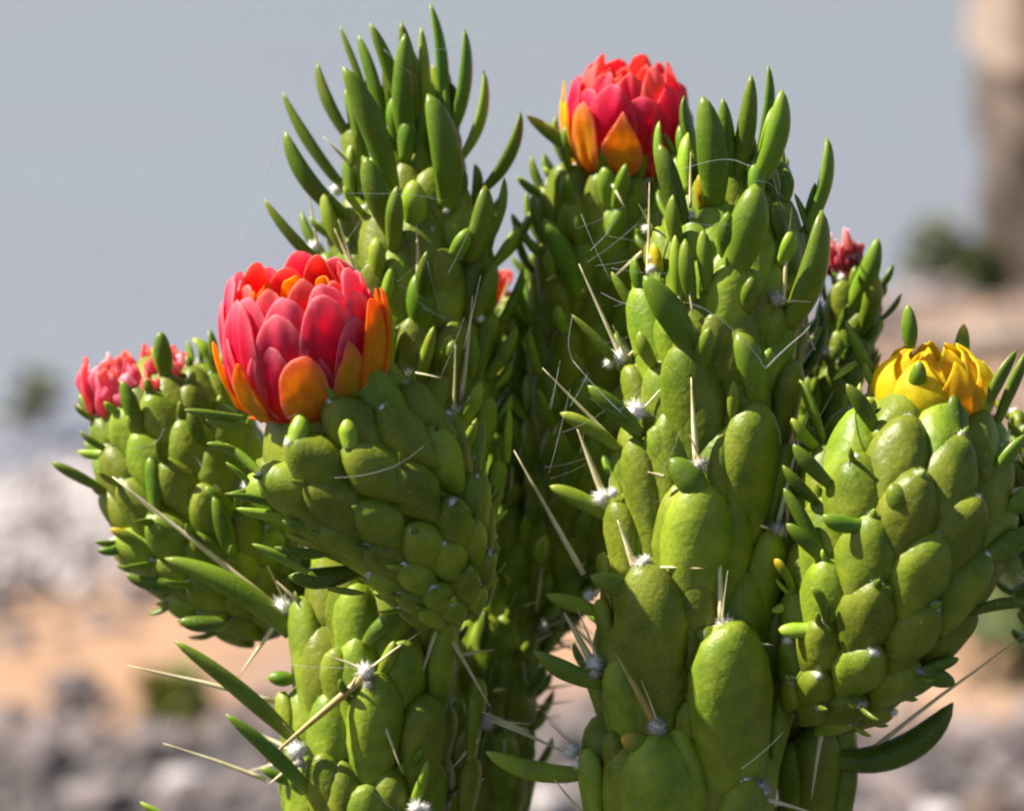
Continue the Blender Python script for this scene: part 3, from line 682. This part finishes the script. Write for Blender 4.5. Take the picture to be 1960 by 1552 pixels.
for k in range(7): FE.petal(k * 51, 60, 84, 105, 56, (RED, FP, FP, CORAL), .3, 20, crumple=26)
FE.petal(-75, 118, 40, 80, 36, (CORAL, CORAL, FW, FW), .3, 34, crumple=10)

# ---------------------------------------------------------------- rear middle cactus
RG = thing('cactus', 'thin shaded cactus stem in the gap between the two front stems', 'cactus', Vector((0, 1.22, 0)), 'cactus stems growing in a clump')
Gs = Stem(RG, 'stem', [(915,1700,98,1.16),(920,1400,98,1.16),(945,1150,95,1.165),(990,900,100,1.17),(1000,720,95,1.17),(985,600,60,1.17)], foot=True)
Gs.scales(8,.12,.97,.1,84,.9,'llgdl',44,11,1.9,.75,shrink=.76,spines=.4); Gs.tops = []
for a in [(935,1180,940,1330,100,0),(985,1290,985,1420,60,0),(955,1400,950,1560,90,0),(895,1260,895,1400,60,0),(1005,755,1005,850,58,0),(972,900,970,1000,66,0),(1060,510,1062,620,56,0),(1020,640,1022,740,58,0),
 (1040,860,1040,960,60,0),(985,620,985,720,50,0)]: Gs.tub(*a)
for a in [(1044,552,14),(1017,631,11),(1025,738,13),(960,893,11),(1000,770,8),(1130,690,4)]: Gs.wool(*a, push=.003)
Gs.wool(1017,1196,18,True,push=.006); Gs.wool(920,650,18,True,push=.004)
for a in [(1012,642,964,570,42,'l',.04),(1045,580,975,492,32,'d',.02),(1088,685,1025,580,48,'d',.05),(1000,660,958,620,24,'Y',0),(965,690,1000,655,20,'l',.05),(1020,770,975,710,34,'d',-.04),
 (1060,900,1020,850,22,'l',.1),(970,735,945,718,18,'Y',.1),(1040,780,1040,700,30,'l',0),(1060,830,1085,760,30,'g',0),(1010,880,985,800,26,'l',0),(955,800,945,740,26,'l',0)]: Gs.leaf(*a)
for a in [(1150,1262,928,1040,8),(1056,1135,996,1057,9),(1060,1100,1000,1030,6),(1025,1200,1100,1180,6),(1090,1050,960,1028,5),(1108,1450,1010,1330,4),(945,650,975,530,7),(1010,1350,1100,1340,5)]: Gs.spine(*a)
FG = Flower(RG, 950, 545, 1.17, (0, -1), .1, 'tiny pink flower tip glimpsed between the cacti', .3)
for k in range(7): FG.petal(k * 51, 28, 24, 100, 24, (RED, FP, CORAL, CORAL), .3, 12, crumple=6, thick=5)

# ---------------------------------------------------------------- rear cactus with the upper flower
RC = thing('cactus', 'rear cactus stem topped by the upper red flower against the water', 'cactus', Vector((.04, 1.2, 0)), 'cactus stems growing in a clump')
C = Stem(RC, 'stem', [(950,1700,50,1.19),(955,1380,50,1.19),(985,1220,60,1.18),(1085,1050,100,1.16),(1115,900,115,1.15),(1135,600,120,1.14),(1160,420,112,1.13),(1172,335,95,1.13)], foot=True)
C.scales(8,.25,.97,.3,92,.9,'gdlg',43,10,2.0,.75,shrink=.76,spines=.35); C.tops = []
for a in [(1088,318,1088,455,88,0),(1150,345,1140,450,60,0),(1200,330,1200,470,70,0),(1052,360,1060,470,60,0),(1120,460,1120,600,84,0),(1060,470,1062,610,80,0),(1185,470,1185,620,80,0),(1225,380,1225,520,50,0),
 (1150,610,1150,740,80,0),(1090,620,1090,760,80,0),(1110,760,1110,900,90,0)]: C.tub(*a)
for a in [(1112,290,13),(1062,358,15),(1048,352,9),(1190,330,7),(1105,478,11),(1230,345,8)]: C.wool(*a, push=.003)
for a in [(1112,305,1008,222,28,'y',.02),(1056,382,988,336,28,'g',-.04),(1114,570,1040,418,46,'d',.03),(1028,478,980,408,30,'g',-.03),(1240,450,1183,318,42,'d',.04),(1240,550,1150,430,32,'g',.03),
 (1165,400,1160,315,38,'g',0),(1060,340,1040,320,20,'l',0),(1245,350,1232,235,26,'g',.02),(1160,470,1195,390,36,'g',0),(1050,500,1000,450,26,'l',0)]: C.leaf(*a)
C.spine(1200,684,1106,500,9); C.spine(1120,560,1060,470,5)
FC = Flower(RC, 1196, 318, 1.125, (.04, -1), .34, 'upper red flower with coral top and orange pointed outer petals')
for k in range(7): FC.petal(k * 51 + 10, 42, 128, 108, 52, (RED, CORAL, ORANGE, CORAL), .1, 12, crumple=16)
for k in range(10): FC.petal(k * 36 + 4, 72, 122 - 4 * (k % 2), 120, 64, (RED, RED, CORAL, (0.88, 0.24, 0.17)), .05, 18, crumple=16)
for k in range(11): FC.petal(k * 32.7, 94, 121, 128 + 6 * (k % 2), 72, (RED, RED, CORAL if k % 2 else PINK, (0.88, 0.2, 0.17)), .05, 24, cup=.05, crumple=11)
for ph, am, wd in ((-75, 116, 84), (-48, 110, 80), (-18, 117, 96), (14, 108, 96), (46, 114, 92), (78, 112, 90), (112, 110, 96), (-112, 110, 96), (-150, 110, 96), (150, 110, 96)):
    FC.petal(ph, 112, 122, am, wd, (RED, RED, PINK, (0.88, 0.15, 0.21)), .05, 34, cup=.12, crumple=8)
for ph, am, wd, c, pt, H in ((-74, 88, 66, (AMBER, AMBER, YELLOW, YELLOW), .6, 134), (-44, 94, 66, (ORANGE, AMBER, AMBER, CORAL), .2, 134), (-6, 84, 88, (ORANGE, AMBER, AMBER, CORAL), .7, 152), (40, 60, 56, (ORANGE, ORANGE, AMBER, ORANGE), .6, 134),
     (66, 88, 60, (RED, CORAL, CORAL, CORAL), .4, 134), (-100, 98, 40, (AMBER, AMBER, YELLOW, YELLOW), .8, 140), (150, 80, 66, (ORANGE, AMBER, AMBER, ORANGE), .5, 134), (-150, 80, 66, (ORANGE, AMBER, AMBER, ORANGE), .5, 134)):
    FC.petal(ph, 130, H, am, wd, c, pt, 40, thick=5, crumple=6)

# ---------------------------------------------------------------- right cactus
RB = thing('cactus', 'right front cactus with large smooth bulges and a fruit bearing the yellow flower', 'cactus', Vector((.07, 1.06, 0)), 'cactus stems growing in a clump')
B = Stem(RB, 'stem', [(1300,1700,195,1.06),(1300,1500,190,1.06),(1318,1200,180,1.06),(1345,900,172,1.06),(1380,650,165,1.06),(1400,480,150,1.06),(1402,360,95,1.06),(1405,290,50,1.06)], foot=True, core=.64)
for a in [ (1320,655,1312,890,122,0),(1242,545,1262,810,100,0),(1396,505,1402,730,122,0),(1428,772,1420,1060,150,0),(1215,702,1228,810,66,0),(1262,815,1270,905,74,0),(1226,842,1240,1080,92,0),(1192,862,1185,965,48,0),
 (1195,962,1196,1110,88,0),(1336,925,1328,1190,160,0),(1462,1012,1456,1160,112,0),(1470,585,1484,720,78,0),(1252,1082,1250,1350,168,0),(1158,1148,1166,1260,52,0),(1372,1190,1400,1470,205,0),(1192,1265,1208,1420,96,0),
 (1262,1405,1258,1640,165,0),(1140,1432,1138,1620,74,0),(1405,1490,1412,1680,150,0),(1480,1150,1480,1330,90,0),(1486,1320,1480,1480,80,0),(1160,1060,1166,1150,44,0),(1335,425,1338,620,92,0),(1272,440,1276,560,60,0),
 (1348,345,1350,440,58,0),(1450,560,1440,700,80,0),(1500,690,1494,850,90,0),(1510,520,1505,650,80,0),(1490,850,1480,1000,84,0),(1400,330,1402,440,66,0),(1440,440,1446,560,80,0),(1300,300,1305,420,50,0),(1370,600,1372,760,90,0),
 (1280,600,1290,720,70,0),(1480,400,1480,520,60,0),(1320,1340,1322,1450,70,0),(1180,1400,1180,1520,60,0)]: B.tub(*a)
for a in [(1212,688,20),(1236,790,24),(1178,955,20),(1152,1142,14),(1159,1272,22),(1120,1437,22),(1262,440,11),(1268,518,11),(1335,415,12),(1310,352,10),(1270,495,9),(1190,700,11),(1248,1072,13),(1195,945,12),(1376,1192,20),(1410,1490,14),(1480,575,10),(1130,1462,13)]: B.wool(*a, push=.005)
for a in [(1340,890,20),(1244,1086,22),(1462,1010,20),(1372,1205,22),(1264,1388,22),(1428,1508,26),(1322,620,15),(1466,570,17),(1166,1290,12),(1530,850,15),(1515,830,11),(1545,668,12)]: B.wool(*a, old=True, push=.007)
for a in [(1330,685,1232,528,58,'d',.03),(1446,782,1410,636,64,'g',.08),(1342,950,1282,878,58,'d',.04,25),(1194,712,1094,602,30,'g',.04),(1228,835,1125,738,42,'d',.03),(1190,862,1072,790,36,'l',.05),(1165,990,1052,930,34,'l',.03),
 (1228,1128,1130,1102,42,'g',-.04),(1148,1172,1044,1138,30,'l',.0),(1392,1246,1330,1208,50,'d',.05,30),(1155,1308,1022,1244,46,'g',-.05),(1256,1426,1188,1412,44,'y',-.02),(1118,1480,930,1438,40,'l',-.08),
 (1440,1545,1385,1500,40,'d',.03),(1312,440,1262,275,50,'d',.0),(1366,395,1344,184,62,'d',.04),(1392,345,1383,188,34,'d',.02),(1408,345,1438,143,38,'g',.03),(1450,290,1470,125,34,'d',.05),(1436,365,1496,172,50,'g',.08),
 (1535,445,1582,262,48,'g',.07),(1268,335,1262,232,30,'g',-.02),(1310,345,1300,240,32,'d',.03),(1300,310,1272,255,20,'g',0),(1400,525,1445,352,74,'g',.05),(1505,625,1572,402,72,'g',.06),(1265,520,1250,465,30,'Y',0),
 (1345,400,1342,330,28,'Y',0),(1403,812,1405,728,26,'l',0),(1390,280,1395,225,24,'Y',0),(1500,470,1480,390,34,'d',0),(1560,480,1520,370,26,'g',0),(1480,380,1452,320,30,'d',.03),(1355,560,1345,440,32,'g',0),(1218,600,1170,520,30,'g',.03),
 (1300,600,1292,450,30,'l',0),(1445,340,1425,220,30,'g',0),(1540,420,1560,350,30,'d',0)]: B.leaf(*a)
for a in [(1202,684,1108,505,8),(1185,842,1038,704,8),(1168,948,1102,812,13),(1333,886,1323,722,12),(1277,913,1240,903,8),(1475,1012,1545,784,11),(1489,575,1516,395,9),(1223,1089,1182,995,13),(1131,1100,984,862,11),
 (1375,1188,1378,1005,11),(1396,1226,1480,1234,8),(1148,1270,1080,1172,15),(1410,1500,1405,1440,12),(1430,1522,1560,1556,11),(1560,1390,1553,1528,9),(1308,600,1290,470,8),(1130,1560,1060,1490,7),(1250,560,1243,350,7),(1330,400,1322,290,6)]: B.spine(*a)
B.spine(1258,1385,1178,1250,15,old=True); B.spine(1500,560,1490,500,7,old=True)
B.fill(40,110,200,.08,.92,80,110,250,13,'gd',.1)
B.scales(9,.03,.93,.3,112,.7,'gdlg',42,7,2.1,.75,shrink=.72,leafmin=.44); B.tops = []
rs = random.Random(5)
for st, lst in ((B, [(1212,688),(1236,790),(1178,955),(1159,1272),(1120,1437),(1262,440),(1342,890),(1244,1086),(1462,1010),(1264,1388),(1428,1508),(1376,1195),(1480,575),(1330,600),(1525,850),(1545,668),(1152,1142)]),
                (A, [(665,364),(622,475),(690,527),(785,712),(565,1168),(705,1282),(597,1436),(862,788),(914,1378),(783,855),(865,490),(735,195)])):
    for x, y in lst:
        for q in range(rs.choice((1, 1, 2))):
            a = rs.uniform(-2.9, .2); l = rs.uniform(45, 130)
            st.spine(x, y, x + math.cos(a) * l, y + math.sin(a) * l, rs.uniform(4, 6.5), out=rs.uniform(0, 40))
# low shoot under the right fruit
B2 = Stem(RB, 'stem', [(1570,1700,85,1.09),(1565,1500,82,1.09),(1540,1400,70,1.09),(1480,1300,60,1.08)], foot=True)
for a in [(1560,1385,1560,1560,110,0),(1615,1440,1612,1620,60,0),(1520,1420,1520,1600,80,0),(1600,1380,1610,1470,80,0)]: B2.tub(*a)
B2.leaf(1585,1450,1824,1344,60,'d',.17,out=0); B2.leaf(1640,1450,1570,1392,48,'d',.05)
B2.spine(1612,1470,1965,1212,9); B2.spine(1560,1390,1553,1528,9)
B2.fill(10,70,130,.1,.8,0,110,250,4,spines=0)

Fb = Stem(RB, 'fruit', [(1560,1335,92,1.05),(1600,1285,128,1.045),(1655,1210,160,1.04),(1700,1100,182,1.035),(1735,950,194,1.035),(1775,850,160,1.04),(1785,800,120,1.04)], 'heavy green fruit at right with diamond bulges, carrying the yellow flower', core=.80, diamond=True)
Fb.scales(9,.0,.95,.0,60,.72,'gdlgl',33,13,1.5,.62)
for a in [(1742,665,1737,583,34,'g',.02),(1757,775,1760,690,36,'g',0),(1828,822,1824,755,36,'d',0),(1662,720,1618,612,32,'g',.03),(1676,822,1620,735,34,'d',.03),(1640,695,1594,728,22,'l',0),(1592,800,1530,726,32,'g',-.02),(1592,930,1518,850,34,'d',-.02),
 (1560,985,1498,890,34,'d',.02),(1558,1035,1500,934,34,'d',.03),(1642,1035,1575,985,34,'d',-.02),(1560,1052,1505,1002,32,'d',.03),(1530,1106,1482,1070,30,'y',.02),(1614,1158,1552,1124,22,'g',-.02),(1516,1176,1476,1168,26,'l',0),(1552,1212,1490,1204,32,'l',-.02),
 (1705,1142,1698,1112,46,'g',0),(1848,1062,1812,1054,30,'l',0),(1742,985,1706,925,50,'g',-.05),(1888,935,1965,830,38,'g',-.05),(1892,775,1946,670,36,'g',-.05),(1925,800,1965,670,42,'g',-.05),(1880,1085,1998,1005,66,'d',-.05),(1838,1172,1972,1156,36,'d',-.08),
 (1772,1280,1836,1260,32,'d',-.03),(1765,1292,1828,1310,38,'d',-.06),(1905,1000,1975,930,60,'g',-.05),(1670,760,1655,690,30,'l',.02),(1545,870,1515,800,26,'l',.02),(1700,800,1660,760,24,'l',0),(1850,790,1865,745,20,'l',0)]: Fb.leaf(*a)
Fb.leaf(1838,700,1845,620,30,'y',0,back=True); Fb.spine(1905,860,1935,822,8)
FF = Flower(RB, 1782, 812, 1.04, (0, -1), .16, 'yellow flower closed into a low dome')
for i in range(9): FF.petal(i * 40 + 20, 88, 80, 158, 92, (YELLOW, YELLOW, AMBER, YELLOW), .5, 20, cup=-.2, crumple=12)
for ph, am, wd, c in ((-66, 152, 110, YELLOW), (-22, 158, 110, YELLOW), (20, 146, 96, AMBER), (60, 150, 104, YELLOW), (100, 130, 90, YELLOW), (150, 130, 100, YELLOW), (-150, 130, 100, YELLOW), (-108, 130, 100, YELLOW)):
    FF.petal(ph, 118, 74, am, wd, (YELLOW, c, YELLOW, YELLOW), .7, 36, cup=-.25, crumple=6)
FF.petal(42, 118, 90, 100, 44, (AMBER, YELLOW, YELLOW, AMBER), .9, 36)
H = Stem(RB, 'fruit', [(1540,1500,62,1.13),(1530,1100,62,1.13),(1528,860,62,1.13),(1575,740,62,1.12),(1608,680,55,1.12),(1630,610,52,1.12),(1632,570,44,1.12)], 'small fruit behind the right stem with the dried red flower', core=.85)
for a in [(1612,540,1612,650,66,0),(1650,540,1642,640,60,0),(1590,660,1590,780,70,0),(1635,640,1625,740,60,0),(1560,680,1560,800,50,0)]: H.tub(*a)
for a in [(1625,590,1680,455,42,'g',.06),(1650,640,1672,515,44,'y',.05),(1640,700,1612,615,30,'g',0)]: H.leaf(*a)
H.wool(1612,532,11); H.tops = []; H.scales(6,.02,.92,.1,60,.6,'gd',45,9,1.7,.8,shrink=.72)
FH = Flower(RB, 1612, 515, 1.12, (-.15, -1), .1, 'withered dark red flower', .35)
for k in range(12): FH.petal(k * 30, random.uniform(26, 40), random.uniform(36, 58), random.uniform(80, 110), 24, ((.35, .01, .04), (.65, .04, .08), CORAL, FW), .3, 14, crumple=22, thick=6)
# cut shoot at the right edge
R2 = thing('cactus', 'light green cactus shoot cut off by the right edge beside the yellow flower', 'cactus', Vector((.24, 1.1, 0)), 'cactus stems growing in a clump')
Rs = Stem(R2, 'stem', [(2080,1700,90,1.09),(2060,1300,90,1.09),(2030,1000,88,1.09),(2020,800,70,1.09)], foot=True)
Rs.fill(30,70,120,.35,1,70,0,360,8,'gl',.2,10)

# ---------------------------------------------------------------- spider silk
def silk(root, pts, w_=1.6):
    q = [P(*a) for a in pts]; out = []
    if len(q) > 2:
        for _ in range(2):      # round the corners
            n_ = [q[0]]
            for a, b in zip(q, q[1:]): n_ += [a.lerp(b, .25), a.lerp(b, .75)]
            q = n_ + [q[-1]]
    for a, b in zip(q, q[1:]):
        for j in range(5): out.append(a.lerp(b, j / 5) - UP * (0.0008 if len(pts) == 2 else 0) * math.sin(j / 5 * math.pi))
    out.append(q[-1]); vs, fs = tube(out, [w_ * .42 * K * pts[0][2] / 2] * len(out), 5)
    link('strand', mesh('strand', vs, fs, M_SILK), root)
W1 = thing('cobweb', 'fine cobweb strands strung between leaves of the left cactus', 'cobweb', P(520, 300, 1.08), 'cobwebs on the cacti')
for a in [[(537,252,1.08),(508,352,1.08),(450,480,1.07)],[(662,370,1.06),(790,372,1.06),(850,385,1.06)],[(690,770,1.0),(748,728,1.02)],[(600,915,1.0),(700,912,.99),(790,880,.99),(900,760,1.03)],
 [(310,1420,1.05),(325,1372,1.05)],[(540,1270,1.05),(700,1276,1.04)],[(735,95,1.06),(800,150,1.06)],[(700,1500,1.02),(760,1552,1.02)],[(250,860,1.08),(300,850,1.08),(315,820,1.08)],[(830,95,1.07),(880,85,1.07)]]: silk(W1, a)
W2 = thing('cobweb', 'looping cobweb strands across the upper middle of the right cactus', 'cobweb', P(1400, 600, 1.0), 'cobwebs on the cacti')
for a, w_ in [([(1315,580,1.0),(1350,590,1.0),(1410,636,1.0),(1450,680,1.0),(1465,706,1.0)],3.2),([(1465,706,1.0),(1500,670,1.01),(1560,620,1.03),(1572,560,1.04)],6),([(1096,602,1.03),(1086,660,1.03),(1096,690,1.03)],3),([(1430,350,1.0),(1470,345,1.01),(1500,380,1.02)],2.5),
 ([(1480,335,1.01),(1490,380,1.02),(1500,400,1.02)],2),([(1300,325,1.02),(1390,300,1.01),(1440,320,1.0)],1.5),([(1130,480,1.03),(1170,440,1.02),(1175,400,1.02)],3),([(1112,410,1.04),(1170,540,1.03)],1.6),([(1230,590,1.0),(1150,560,1.03)],1.5),
 ([(1320,425,1.0),(1400,430,1.0)],1.5),([(1500,1400,1.02),(1420,1470,1.0)],1.5),([(1096,690,1.03),(1200,800,1.02)],2.5)]: silk(W2, a, w_)

rs = random.Random(12)
for q in range(26):
    x, y = rs.uniform(1010, 1260), rs.uniform(380, 960); a = rs.uniform(-1.5, 1.5); l = rs.uniform(60, 190); d0 = rs.uniform(1.02, 1.045)
    silk(W2, [(x, y, d0), (x + math.cos(a) * l, y + math.sin(a) * l, d0 + rs.uniform(-.01, .03))], rs.uniform(.8, 1.5))
for q in range(16):
    x, y = rs.uniform(480, 900), rs.uniform(300, 1000); a = rs.uniform(-1.5, 1.5); l = rs.uniform(50, 160)
    silk(W1, [(x, y, 1.0), (x + math.cos(a) * l, y + math.sin(a) * l, 1.0 + rs.uniform(-.01, .03))], rs.uniform(.7, 1.3))
